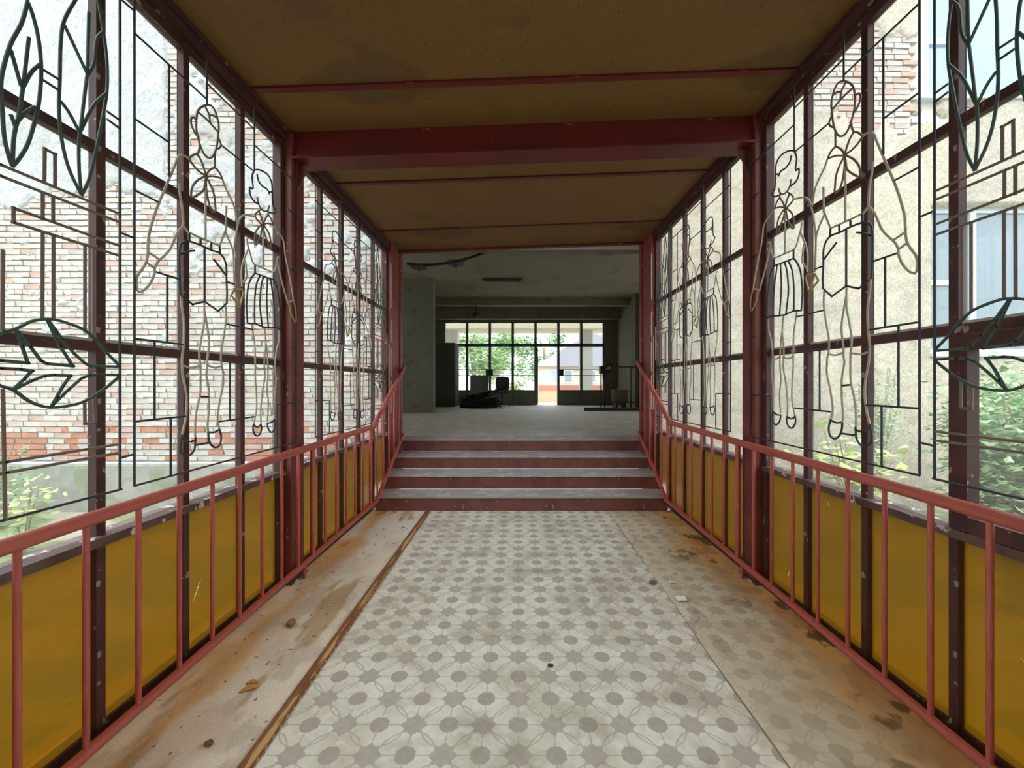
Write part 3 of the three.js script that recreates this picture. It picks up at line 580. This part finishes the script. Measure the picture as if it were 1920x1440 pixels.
// ---------------------------------------------------------------- plants outside the glass
function leafGeo(n, place, size, wide) {                                // n folded leaves joined into one mass
  const pos = new Float32Array(n * 18), a = new THREE.Vector3(), u = new THREE.Vector3(), v = new THREE.Vector3(), w = new THREE.Vector3();
  for (let i = 0; i < n; i++) {
    const q = place(i); a.set(q[0], q[1], -q[2]); const L = size * rr(0.6, 1.3), th = rr(0, 6.283), up = rr(-0.7, 0.5);
    u.set(Math.cos(th) * Math.cos(up), Math.sin(up), Math.sin(th) * Math.cos(up)); v.set(-Math.sin(th), rr(-0.5, 0.5), Math.cos(th)).normalize(); w.crossVectors(u, v).multiplyScalar(0.12 * L);
    const t = a.clone().addScaledVector(u, L), m = a.clone().addScaledVector(u, L * 0.45), l = m.clone().addScaledVector(v, L * wide).add(w), r = m.clone().addScaledVector(v, -L * wide).add(w);
    [a, l, t, a, t, r].forEach((p, k) => pos.set([p.x, p.y, p.z], i * 18 + k * 3));
  }
  const g = new THREE.BufferGeometry(); g.setAttribute('position', new THREE.BufferAttribute(pos, 3)); g.computeVertexNormals(); return g;
}
const leafM = (c) => new THREE.MeshPhysicalMaterial({ color: c, roughness: 0.8, transmission: 0.3, thickness: 0, side: THREE.DoubleSide });
const LEAF = { mid: leafM(0x86ab6c), pale: leafM(0xb2c795), yellow: leafM(0xc4d27c), grey: leafM(0xb9bdab), deep: leafM(0x6b9162) };
const stemM = std({ color: 0x8d7f6c, roughness: 0.9 }), greyStemM = std({ color: 0xa59f95, roughness: 0.9 });
function shrub(name, label, x, d, y0, h, rx, n, size, mats, stems, stemMat = stemM, wide = 0.28, grp) {
  const s = tag(group(name), label, 'shrub', grp), tips = [];
  for (let i = 0; i < stems; i++) { const a = rr(0, 6.28), k = rr(0.35, 0.95), t = V(x + Math.cos(a) * rx * k, y0 + h * rr(0.6, 0.98), d + Math.sin(a) * rx * k * 0.7), m = V(x + Math.cos(a) * rx * k * 0.4, y0 + h * 0.45, d + Math.sin(a) * rx * k * 0.3); tips.push([V(x + rr(-0.05, 0.05), y0, d + rr(-0.05, 0.05)), m, t]); mesh('stem', tube(tips[i], 0.006, true, 5, 4), stemMat, s); }
  mats.forEach((mat) => { const f = mesh('foliage', leafGeo(Math.round(n / mats.length), () => { const p = tips[Math.floor(rnd() * tips.length)], k = Math.pow(rnd(), 0.6), b = k < 0.5 ? p[0].clone().lerp(p[1], k * 2) : p[1].clone().lerp(p[2], k * 2 - 1), r = rx * 0.42 * (0.5 + k); return [b.x + rr(-r, r), Math.max(y0 + 0.03, b.y + rr(-r, r) * 0.8), -b.z + rr(-r, r)]; }, size, wide), mat, s); f.userData.kind = 'stuff'; });
  return s;
}
shrub('leafy_shrub', 'tall dense green shrub under the white framed window of the plastered facade', 5.3, 4.35, GROUND, 2.0, 0.55, 6000, 0.10, [LEAF.mid, LEAF.pale, LEAF.deep], 12);
shrub('leafy_shrub', 'broad green shrub close to the glazing beside the casement', 3.78, 3.12, GROUND, 1.7, 0.42, 4200, 0.085, [LEAF.mid, LEAF.deep, LEAF.pale], 12);
shrub('dry_bush', 'thin grey bush with bare twigs before the plastered facade', 4.2, 4.9, GROUND, 2.2, 0.28, 1500, 0.07, [LEAF.grey, LEAF.pale], 16, greyStemM, 0.16);
shrub('climbing_vine', 'low vine with large pale green leaves below the girl figure outside', 3.45, 4.3, GROUND, 1.35, 0.45, 260, 0.13, [LEAF.yellow, LEAF.pale], 9, stemM, 0.45);
shrub('young_plant', 'young plant with yellow green leaves by the grey plinth', -4.95, 4.2, GROUND, 0.75, 0.26, 120, 0.10, [LEAF.yellow, LEAF.mid], 6, stemM, 0.3);
shrub('leafy_shrub', 'green shrub at the outer end of the brick facade', -6.2, 4.9, GROUND, 1.05, 0.42, 600, 0.08, [LEAF.mid, LEAF.deep], 8);
{ const g = mesh('grass', leafGeo(2600, () => { const l = rnd() < 0.55; return [l ? rr(-8, -2.2) : rr(-5, -2.2), GROUND, rr(1.0, 3.7)]; }, 0.11, 0.08), LEAF.pale); tag(g, 'thin grass on the ground outside the glazing', 'grass'); g.userData.kind = 'stuff'; }
// ---------------------------------------------------------------- the hall beyond the steps
const HF = 0.65, HC = 4.2, BACK = 15.3;
const hallWallM = std({ map: colourMap(512, 512, (u, v) => { const n = fbm(u * 5, v * 5, 701, 5, 5, 5), m = fbm(u * 9, v * 9, 702, 4, 9, 9); return mix3(mix3([134, 130, 114], [120, 116, 100], n), [102, 96, 82], sstep(0.62, 0.74, m) * 0.6); }), roughness: 0.9 }); hallWallM.map.repeat.set(0.4, 0.4);
const hallFloorM = std({ map: colourMap(1024, 1024, (u, v) => { const n = fbm(u * 8, v * 8, 711, 5, 8, 8), m = fbm(u * 18, v * 18, 712, 4, 18, 18); return mix3(mix3([212, 199, 186], [186, 173, 160], n), [226, 217, 206], sstep(0.6, 0.72, m) * 0.6); }), roughness: 0.6 }); hallFloorM.map.repeat.set(0.3, 0.3);
const hallCeilM = std({ map: colourMap(512, 512, (u, v) => { const n = fbm(u * 4, v * 4, 721, 5, 4, 4), m = fbm(u * 7, v * 7, 722, 4, 7, 7); return mix3(mix3([148, 136, 114], [132, 120, 100], n), [114, 102, 83], sstep(0.6, 0.75, m) * 0.5); }), roughness: 0.95 }); hallCeilM.map.repeat.set(0.3, 0.3);
{ const f = structure(mesh('hall_floor', box(-6.2, 6.2, 0.3, HF - 0.002, 6.12, BACK + 0.3), hallFloorM)); f.name = 'floor_hall'; }
{ const c = structure(mesh('ceiling_hall', box(-6.2, 6.2, HC, HC + 0.25, FACADE + 0.4, BACK + 0.3), hallCeilM)); mesh('hall_beam', box(-6, 6, 3.98, HC, 13.6, 13.9), hallCeilM, c); mesh('downstand', box(-3.15, 3.6, 3.72, HC, BACK - 0.55, BACK - 0.3), hallWallM, c); }
structure(mesh('wall_hall_front', [box(-6.2, -1.75, 0, HC, FACADE + 0.4, FACADE + 0.6), box(1.82, 6.2, 0, HC, FACADE + 0.4, FACADE + 0.6), box(-1.75, 1.82, 3.36, HC, FACADE + 0.4, FACADE + 0.6)], hallWallM));
structure(mesh('wall_hall_left', [box(-6.2, -6, 0.3, 1.35, FACADE + 0.4, BACK + 0.3), box(-6.2, -6, 3.6, HC, FACADE + 0.4, BACK + 0.3), box(-6.2, -6, 1.35, 3.6, FACADE + 0.4, 6.9), box(-6.2, -6, 1.35, 3.6, 10.6, BACK + 0.3), box(-6, -2.26, HF, HC, 11.1, 11.4), box(-3.25, -3.1, HF, HC, 11.4, BACK)], hallWallM));
structure(mesh('wall_hall_right', [box(6, 6.2, 0.3, 1.35, FACADE + 0.4, BACK + 0.3), box(6, 6.2, 3.6, HC, FACADE + 0.4, BACK + 0.3), box(6, 6.2, 1.35, 3.6, FACADE + 0.4, 6.9), box(6, 6.2, 1.35, 3.6, 12.0, BACK + 0.3), box(3.72, 6, HF, HC, 12.6, 12.9), box(3.6, 3.75, HF, HC, 12.9, BACK)], hallWallM));
structure(mesh('wall_hall_back', [box(-6.2, -2.72, HF, HC, BACK, BACK + 0.3), box(3.15, 6.2, HF, HC, BACK, BACK + 0.3), box(-2.72, 3.15, 3.70, HC, BACK, BACK + 0.3)], hallWallM));
for (const [x, d1] of [[-6.1, 10.6], [6.1, 12.0]]) { // side windows added out of view to let more light into the hall
  const w = structure(group(`window_${++windowNo}`)), fm = std({ color: 0x8a8d84, roughness: 0.6 });
  for (let i = 0; i <= 3; i++) { const d = 6.9 + (d1 - 6.9) * i / 3; mesh('mullion', box(x - 0.04, x + 0.04, 1.35, 3.6, d - 0.035, d + 0.035), fm, w); if (i < 3) mesh('pane', box(x - 0.003, x + 0.003, 1.35, 3.6, d + 0.035, d + (d1 - 6.9) / 3 - 0.035), M.glass, w); }
}
{ // low closet in front of the glazing
  const c = tag(group('wall_closet'), 'dark grey green closet standing beside the hall glazing', 'closet'), m = std({ color: 0x575c50, roughness: 0.8 });
  mesh('body', box(-3.08, -2.16, HF, 2.82, 14.2, 15.2, 0.01), m, c); mesh('door', box(-2.16, -2.145, HF + 0.1, 2.75, 14.3, 15.1), m, c);
}
{ // shop-front glazing across the back of the hall
  const g = structure(group(`window_${++windowNo}`)), fm = std({ color: 0x6f756c, roughness: 0.5 }), panel = std({ color: 0x7d857a, roughness: 0.7 });
  const X = []; for (let i = 0; i <= 7; i++) X.push(-2.72 + i * 0.8375);
  for (const x of X) mesh('mullion', box(x - 0.045, x + 0.045, HF, 3.70, BACK + 0.05, BACK + 0.17), fm, g);
  mesh('transom', box(-2.72, 3.15, 2.79, 2.90, BACK + 0.05, BACK + 0.17), fm, g); mesh('head', box(-2.72, 3.15, 3.66, 3.72, BACK + 0.05, BACK + 0.17), fm, g);
  for (let i = 0; i < 7; i++) {
    const a = X[i] + 0.045, b = X[i + 1] - 0.045;
    mesh('pane', box(a, b, 2.90, 3.66, BACK + 0.10, BACK + 0.106), M.glass, g);
    if (i === 4) continue;
    mesh('pane', box(a, b, 1.20, 2.79, BACK + 0.10, BACK + 0.106), M.glass, g);
    mesh('lower_panel', box(a, b, HF, 1.16, BACK + 0.07, BACK + 0.14), panel, g); mesh('bottom_rail', box(a, b, 1.14, 1.20, BACK + 0.06, BACK + 0.16), fm, g);
    for (const y of [1.73, 1.94]) mesh('push_bar', box(a, b, y - 0.015, y + 0.015, BACK + 0.04, BACK + 0.07), fm, g);
    if (i === 1 || i === 5) { mesh('lock_case', box(i === 1 ? b - 0.10 : a - 0.04, i === 1 ? b + 0.16 : a + 0.14, 1.74, 1.96, BACK - 0.02, BACK + 0.05, 0.01), std({ color: 0x3c403c, roughness: 0.6 }), g); }
  }
  const d = structure(group('door_1')), a = X[4] + 0.045;                       // the leaf that stands open
  for (const q of [box(a, a + 0.05, HF + 0.01, 2.77, BACK + 0.17, BACK + 0.23), box(a, a + 0.05, HF + 0.01, 2.77, BACK + 0.87, BACK + 0.93), box(a, a + 0.05, 2.70, 2.77, BACK + 0.23, BACK + 0.87), box(a, a + 0.05, HF + 0.01, 1.16, BACK + 0.23, BACK + 0.87), box(a, a + 0.05, 1.72, 1.80, BACK + 0.23, BACK + 0.87)]) mesh('stile', q, fm, d);
  mesh('pane', box(a + 0.02, a + 0.026, 1.16, 2.70, BACK + 0.23, BACK + 0.87), M.glass, d);
}
// hanging cable under the lintel
for (const [x0, y0, x1, y1, sag, lbl] of [[-1.66, 3.20, -0.35, 3.44, 0.10, 'black cable sagging under the lintel on the brick side'], [0.5, 3.54, 1.73, 3.42, 0.10, 'black cable sagging under the lintel on the shrub side']]) {
  const pts = []; for (let i = 0; i <= 10; i++) { const t = i / 10; pts.push(V(x0 + (x1 - x0) * t, y0 + (y1 - y0) * t - sag * 4 * t * (1 - t), 6.25)); }
  tag(mesh('hanging_cable', tube(pts, 0.02, true, 6, 2), std({ color: 0x1c1b1a, roughness: 0.7 })), lbl, 'cable');
}
const lampDark = std({ color: 0x4a463c, roughness: 0.6 });
for (const [x, d, l] of [[-2.35, 9.9, 'round ceiling lamp base nearest the closet side of the hall'], [-1.45, 9.6, 'round ceiling lamp base nearer the middle of the hall']]) { const g = tag(group('ceiling_lamp'), l, 'lamp'); const c = new THREE.CylinderGeometry(0.22, 0.19, 0.05, 28); c.translate(x, HC - 0.025, -d); mesh('rose', c, lampDark, g); const b = new THREE.CylinderGeometry(0.07, 0.05, 0.07, 16); b.translate(x, HC - 0.08, -d); mesh('socket', b, lampDark, g); }
{ const g = tag(group('tube_light'), 'long dead tube light fixed to the hall ceiling', 'lamp'); mesh('tray', box(-0.95, 0.1, HC - 0.07, HC, 11.0, 11.18), lampDark, g); mesh('tube', bar(V(-0.9, HC - 0.085, 11.09), V(0.05, HC - 0.085, 11.09), 0.014, 8), std({ color: 0x8a8678 }), g); }
{ const g = tag(group('spotlight_bracket'), 'small dark fitting hanging below the hall ceiling beam', 'fitting'); mesh('arm', bar(V(-1.38, 3.98, 13.7), V(-1.36, 3.72, 13.65), 0.025, 8), lampDark, g); const h = new THREE.SphereGeometry(0.12, 14, 10); h.scale(1.2, 0.8, 1); h.translate(-1.35, 3.66, -13.62); mesh('head', h, lampDark, g); mesh('cable', tube([V(-2.9, 3.97, 13.58), V(-2.1, 3.90, 13.58), V(-1.38, 3.95, 13.58)], 0.012, true, 5, 4), lampDark, g); }

// left-over things in the hall
const darkWood = std({ color: 0x3c332b, roughness: 0.9 }), scrapM = [0x3a352f, 0x2f2c29, 0x4b4238].map((c) => std({ color: c, roughness: 0.95 }));
{ const g = tag(group('scrap_heap'), 'dark heap of planks and branches before the hall glazing', 'scrap heap');
  for (let i = 0; i < 34; i++) { const x = rr(-1.6, -0.85), k = 1 - Math.abs(x + 1.3) / 0.7, y = HF + 0.03 + rr(0, 0.45) * Math.max(0.15, k), L = rr(0.3, 0.8), a = rr(-0.5, 0.5), b = box(-L / 2, L / 2, -0.025, 0.025, -0.05, 0.05); b.rotateZ(rr(-0.25, 0.3)); b.rotateY(a); b.translate(x, y, -rr(13.4, 13.9)); mesh('plank', b, scrapM[i % 3], g); }
  mesh('plank', bar(V(-1.7, 1.0, 13.7), V(-0.42, 1.28, 13.6), 0.03, 6), scrapM[0], g); mesh('plank', bar(V(-1.45, 0.95, 13.8), V(-0.36, 1.34, 13.7), 0.02, 6), scrapM[1], g); mesh('plank', bar(V(-1.4, 0.7, 13.5), V(-0.65, 1.2, 13.6), 0.025, 6), scrapM[0], g);
  const base = new THREE.SphereGeometry(0.5, 20, 12), p = base.attributes.position; for (let i = 0; i < p.count; i++) { const q = 1 + 0.35 * (vnoise(p.getX(i) * 6 + 9, p.getY(i) * 6 + p.getZ(i) * 4, 801) - 0.5); p.setXYZ(i, p.getX(i) * q * 1.25, Math.max(0, p.getY(i)) * q * 0.7, p.getZ(i) * q * 0.8); } base.computeVertexNormals(); base.translate(-1.33, HF, -13.7); mesh('rubble', base, scrapM[1], g); }
tag(mesh('grey_board', (() => { const b = box(-0.33, 0.33, 0, 1.08, -0.012, 0.012); b.rotateX(-0.10); b.translate(-1.42, HF, -15.12); return b; })(), std({ color: 0x8e968f, roughness: 0.8 })), 'grey green board leaning on the hall glazing above the scrap heap', 'board');
{ const g = tag(group('office_chair'), 'dark office chair with rounded backrest before the hall glazing', 'chair'); const s = new THREE.Shape(); s.moveTo(-0.2, 0); s.lineTo(0.2, 0); s.quadraticCurveTo(0.26, 0.3, 0.2, 0.42); s.quadraticCurveTo(0, 0.48, -0.2, 0.42); s.quadraticCurveTo(-0.26, 0.3, -0.2, 0); const b = new THREE.ExtrudeGeometry(s, { depth: 0.06, bevelEnabled: true, bevelSize: 0.015, bevelThickness: 0.015, bevelSegments: 2 }); b.translate(-0.56, 1.22, -14.9); const cm = std({ color: 0x4d505a, roughness: 0.9 }); mesh('backrest', b, cm, g); mesh('seat', box(-0.8, -0.32, 1.08, 1.16, 14.3, 14.8, 0.02), cm, g); mesh('stem', bar(V(-0.56, HF + 0.1, 14.55), V(-0.56, 1.1, 14.55), 0.03, 10), lampDark, g); for (let i = 0; i < 5; i++) { const a = i * 1.2566; mesh('foot', bar(V(-0.56, HF + 0.12, 14.55), V(-0.56 + 0.27 * Math.cos(a), HF + 0.03, 14.55 + 0.27 * Math.sin(a)), 0.02, 6), lampDark, g); } mesh('back_arm', bar(V(-0.56, 1.12, 14.78), V(-0.56, 1.3, 14.93), 0.02, 8), lampDark, g); }
{ const g = tag(group('metal_rack'), 'dark metal rack with a motor head at one corner by the hall glazing', 'rack'), m = std({ color: 0x2e2f2d, roughness: 0.6, metalness: 0.3 });
  for (const [x, d] of [[2.72, 13.2], [2.72, 13.8], [3.62 - 0.04, 12.3], [3.30, 12.3]]) mesh('upright', box(x - 0.02, x + 0.02, HF, 1.9, d - 0.02, d + 0.02), m, g);
  mesh('top_bar', box(2.7, 3.62, 1.88, 1.94, 12.28, 12.34), m, g); mesh('top_bar', box(2.70, 2.76, 1.86, 1.92, 12.3, 13.8), m, g); mesh('cross_bar', box(2.7, 3.6, 0.86, 0.90, 12.28, 12.33), m, g); mesh('motor_head', box(2.56, 2.9, 1.74, 1.98, 13.05, 13.35, 0.03), m, g); mesh('motor_neck', bar(V(2.72, 1.55, 13.2), V(2.72, 1.76, 13.2), 0.07, 10), m, g); }
{ const g = tag(group('storage_box'), 'brown wooden box standing inside the dark metal rack', 'box'); mesh('body', box(2.85, 3.25, 0.90, 1.22, 12.4, 12.9, 0.01), std({ color: 0x584a3a, roughness: 0.85 }), g); mesh('lid', box(2.83, 3.27, 1.22, 1.245, 12.38, 12.92), std({ color: 0x62533f, roughness: 0.85 }), g); mesh('runner', box(2.9, 2.96, HF, 0.90, 12.45, 12.85), darkWood, g); mesh('runner', box(3.14, 3.2, HF, 0.90, 12.45, 12.85), darkWood, g); }
tag(mesh('floor_beam', box(1.9, 3.5, HF, HF + 0.09, 12.0, 12.12, 0.01), darkWood), 'dark timber lying on the hall floor in front of the rack', 'timber');

// ---------------------------------------------------------------- the yard behind the hall
structure(mesh('yard_ground', [box(-16, 16, 0.2, 0.5, BACK + 0.3, 46)], std({ color: 0xb8b1a2, roughness: 1 })));
{ const p = tag(group('porch'), 'white porch with a pillar and a beige canopy behind the hall', 'porch'), wm = std({ color: 0xd8d6d0, roughness: 0.8 }); mesh('canopy', box(-3.6, 4.0, 3.62, 3.9, 16.6, 18.2), std({ color: 0xc9bfa8, roughness: 0.9 }), p); mesh('pillar', box(2.55, 3.05, 0.5, 3.62, 17.2, 17.7), wm, p); mesh('pillar', box(-3.05, -2.5, 0.5, 3.62, 17.2, 17.7), wm, p); mesh('slab', box(-3.6, 4.0, 0.5, 0.62, BACK + 0.32, 18.3), std({ color: 0xc4bdb0, roughness: 1 }), p); }
{ const h = tag(group('small_house'), 'small white house with a pale grey hipped roof beyond the open hall door', 'house'), d = 27, s = new THREE.Shape([[0.9, 2.55], [4.7, 4.75], [9.5, 2.55]].map((p) => new THREE.Vector2(...p)));
  mesh('wall', box(1.3, 9, 0.5, 2.6, d, d + 5), std({ color: 0xb9b1a6, roughness: 0.9 }), h); const g = new THREE.ExtrudeGeometry(s, { depth: 5.6, bevelEnabled: false }); g.translate(0, 0, -d - 5.3); mesh('roof', g, std({ color: 0x8f8f9b, roughness: 0.8 }), h); mesh('base_band', box(1.28, 9.02, 0.5, 1.35, d - 0.03, d), std({ color: 0x9a6656, roughness: 0.9 }), h);
  for (const x of [2.0, 2.9, 4.4]) { const f = mesh('window', box(x, x + 0.6, 1.5, 2.35, d - 0.05, d), std({ color: 0xf0efe9, roughness: 0.6 }), h); mesh('pane', box(x + 0.06, x + 0.54, 1.56, 2.29, d - 0.06, d - 0.05), std({ color: 0x8894a0, roughness: 0.1 }), f); } }
structure(mesh('wall_yard', box(-0.4, 2.6, 0.5, 1.05, 20.2, 20.5), std({ color: 0xd0b796, roughness: 0.95 })));
function tree(label, x, d, h, r, mats, n) {
  const t = tag(group('garden_tree'), label, 'tree', 'trees behind the hall'); mesh('trunk', tube([V(x, 0.45, d), V(x + 0.1, h * 0.35, d), V(x - 0.1, h * 0.7, d + 0.2)], 0.14, true, 8, 5), stemM, t);
  const puffs = Array.from({ length: 14 }, () => [x + rr(-r, r), h * rr(0.38, 0.95), d + rr(-r, r) * 0.6, r * rr(0.3, 0.55)]);
  mats.forEach((m) => { const f = mesh('crown', leafGeo(n, () => { const p = puffs[Math.floor(rnd() * 14)], a = rr(0, 6.28), b = Math.acos(rr(-1, 1)), q = p[3] * Math.cbrt(rnd()); return [p[0] + q * Math.sin(b) * Math.cos(a), Math.max(0.8, p[1] + q * Math.cos(b)), p[2] + q * Math.sin(b) * Math.sin(a)]; }, 0.30, 0.3), m, t); f.userData.kind = 'stuff'; });
}
tree('pale leafy tree behind the hall nearest the closet', -2.6, 23.5, 5.6, 2.0, [LEAF.pale, LEAF.mid], 1500);
tree('green tree behind the middle of the hall glazing', -1.6, 30, 5.4, 1.7, [LEAF.mid, LEAF.pale], 1500);
tree('dark green tree seen through the open hall door', 2.4, 38, 6.8, 2.3, [LEAF.mid, LEAF.deep], 1700);
tree('leafy tree rising over the small house roof', 9.2, 40, 7.4, 2.4, [LEAF.mid, LEAF.pale], 1500);
shrub('leafy_shrub', 'yellow green shrub in the yard behind the hall glazing', -0.1, 19.15, 0.5, 1.35, 0.45, 600, 0.16, [LEAF.yellow, LEAF.pale], 8);

// ---------------------------------------------------------------- litter on the floor
function lump(name, label, cat, x, d, size, color, y = 0.0055, k = 5) { const g = new THREE.IcosahedronGeometry(size, 2), p = g.attributes.position; for (let i = 0; i < p.count; i++) { const q = 1 + 0.9 * (vnoise(p.getX(i) / size * 1.6 + k, p.getY(i) / size * 1.6 + p.getZ(i) / size * 1.3, 900 + k) - 0.5); p.setXYZ(i, p.getX(i) * q * 1.2, p.getY(i) * q * 0.6, p.getZ(i) * q); } g.computeVertexNormals(); g.computeBoundingBox(); g.translate(x, y - g.boundingBox.min.y, -d); return tag(mesh(name, g, std({ color, roughness: 0.9, flatShading: true })), label, cat); }
function dryLeaf(label, x, d, rot, size) { const s = new THREE.Shape(); s.moveTo(0, 0); s.quadraticCurveTo(size * 0.5, size * 0.42, size, 0); s.quadraticCurveTo(size * 0.5, -size * 0.42, 0, 0); const g = new THREE.ExtrudeGeometry(s, { depth: 0.0015, bevelEnabled: false, curveSegments: 8 }); g.rotateX(-Math.PI / 2); const p = g.attributes.position; for (let i = 0; i < p.count; i++) p.setY(i, p.getY(i) + 1.8 * p.getZ(i) ** 2 / size + 0.004 * Math.sin(p.getX(i) / size * 3)); g.computeVertexNormals(); g.rotateY(rot); g.translate(x, 0.003, -d); tag(mesh('dry_leaf', g, std({ color: 0xcf9a4c, roughness: 0.8 })), label, 'leaf'); }
dryLeaf('curled orange dry leaf on the cement by the railing', -1.27, 1.90, 0.5, 0.085); dryLeaf('smaller orange dry leaf just behind another on the cement', -1.275, 1.955, 0.2, 0.06);
lump('crumpled_paper', 'crumpled white paper scrap beside the linoleum seam', 'paper', 1.05, 2.70, 0.024, 0xeeeeea, 0.0055, 3); lump('crumpled_paper', 'tiny white paper ball near the railing column', 'paper', 1.08, 2.94, 0.016, 0xdcdad4, 0.0055, 8);
lump('cement_chip', 'brown cement chip lying on the linoleum seam', 'chip', 0.94, 2.93, 0.018, 0x7d6a52, 0.0055, 11); lump('cement_chip', 'small dark stone on the wide linoleum sheet near the middle', 'chip', 0.16, 2.07, 0.012, 0x55493c, 0.0055, 14);
lump('cement_chip', 'flat brown chip on the cement beside the orange leaves', 'chip', -1.31, 2.42, 0.026, 0x8f7658, 0.003, 17); lump('cement_chip', 'rust coloured chip on the cement strip nearest the camera', 'chip', -1.2, 1.62, 0.014, 0x7c5236, 0.003, 21);

shade(scene);
renderer.render(scene, camera);
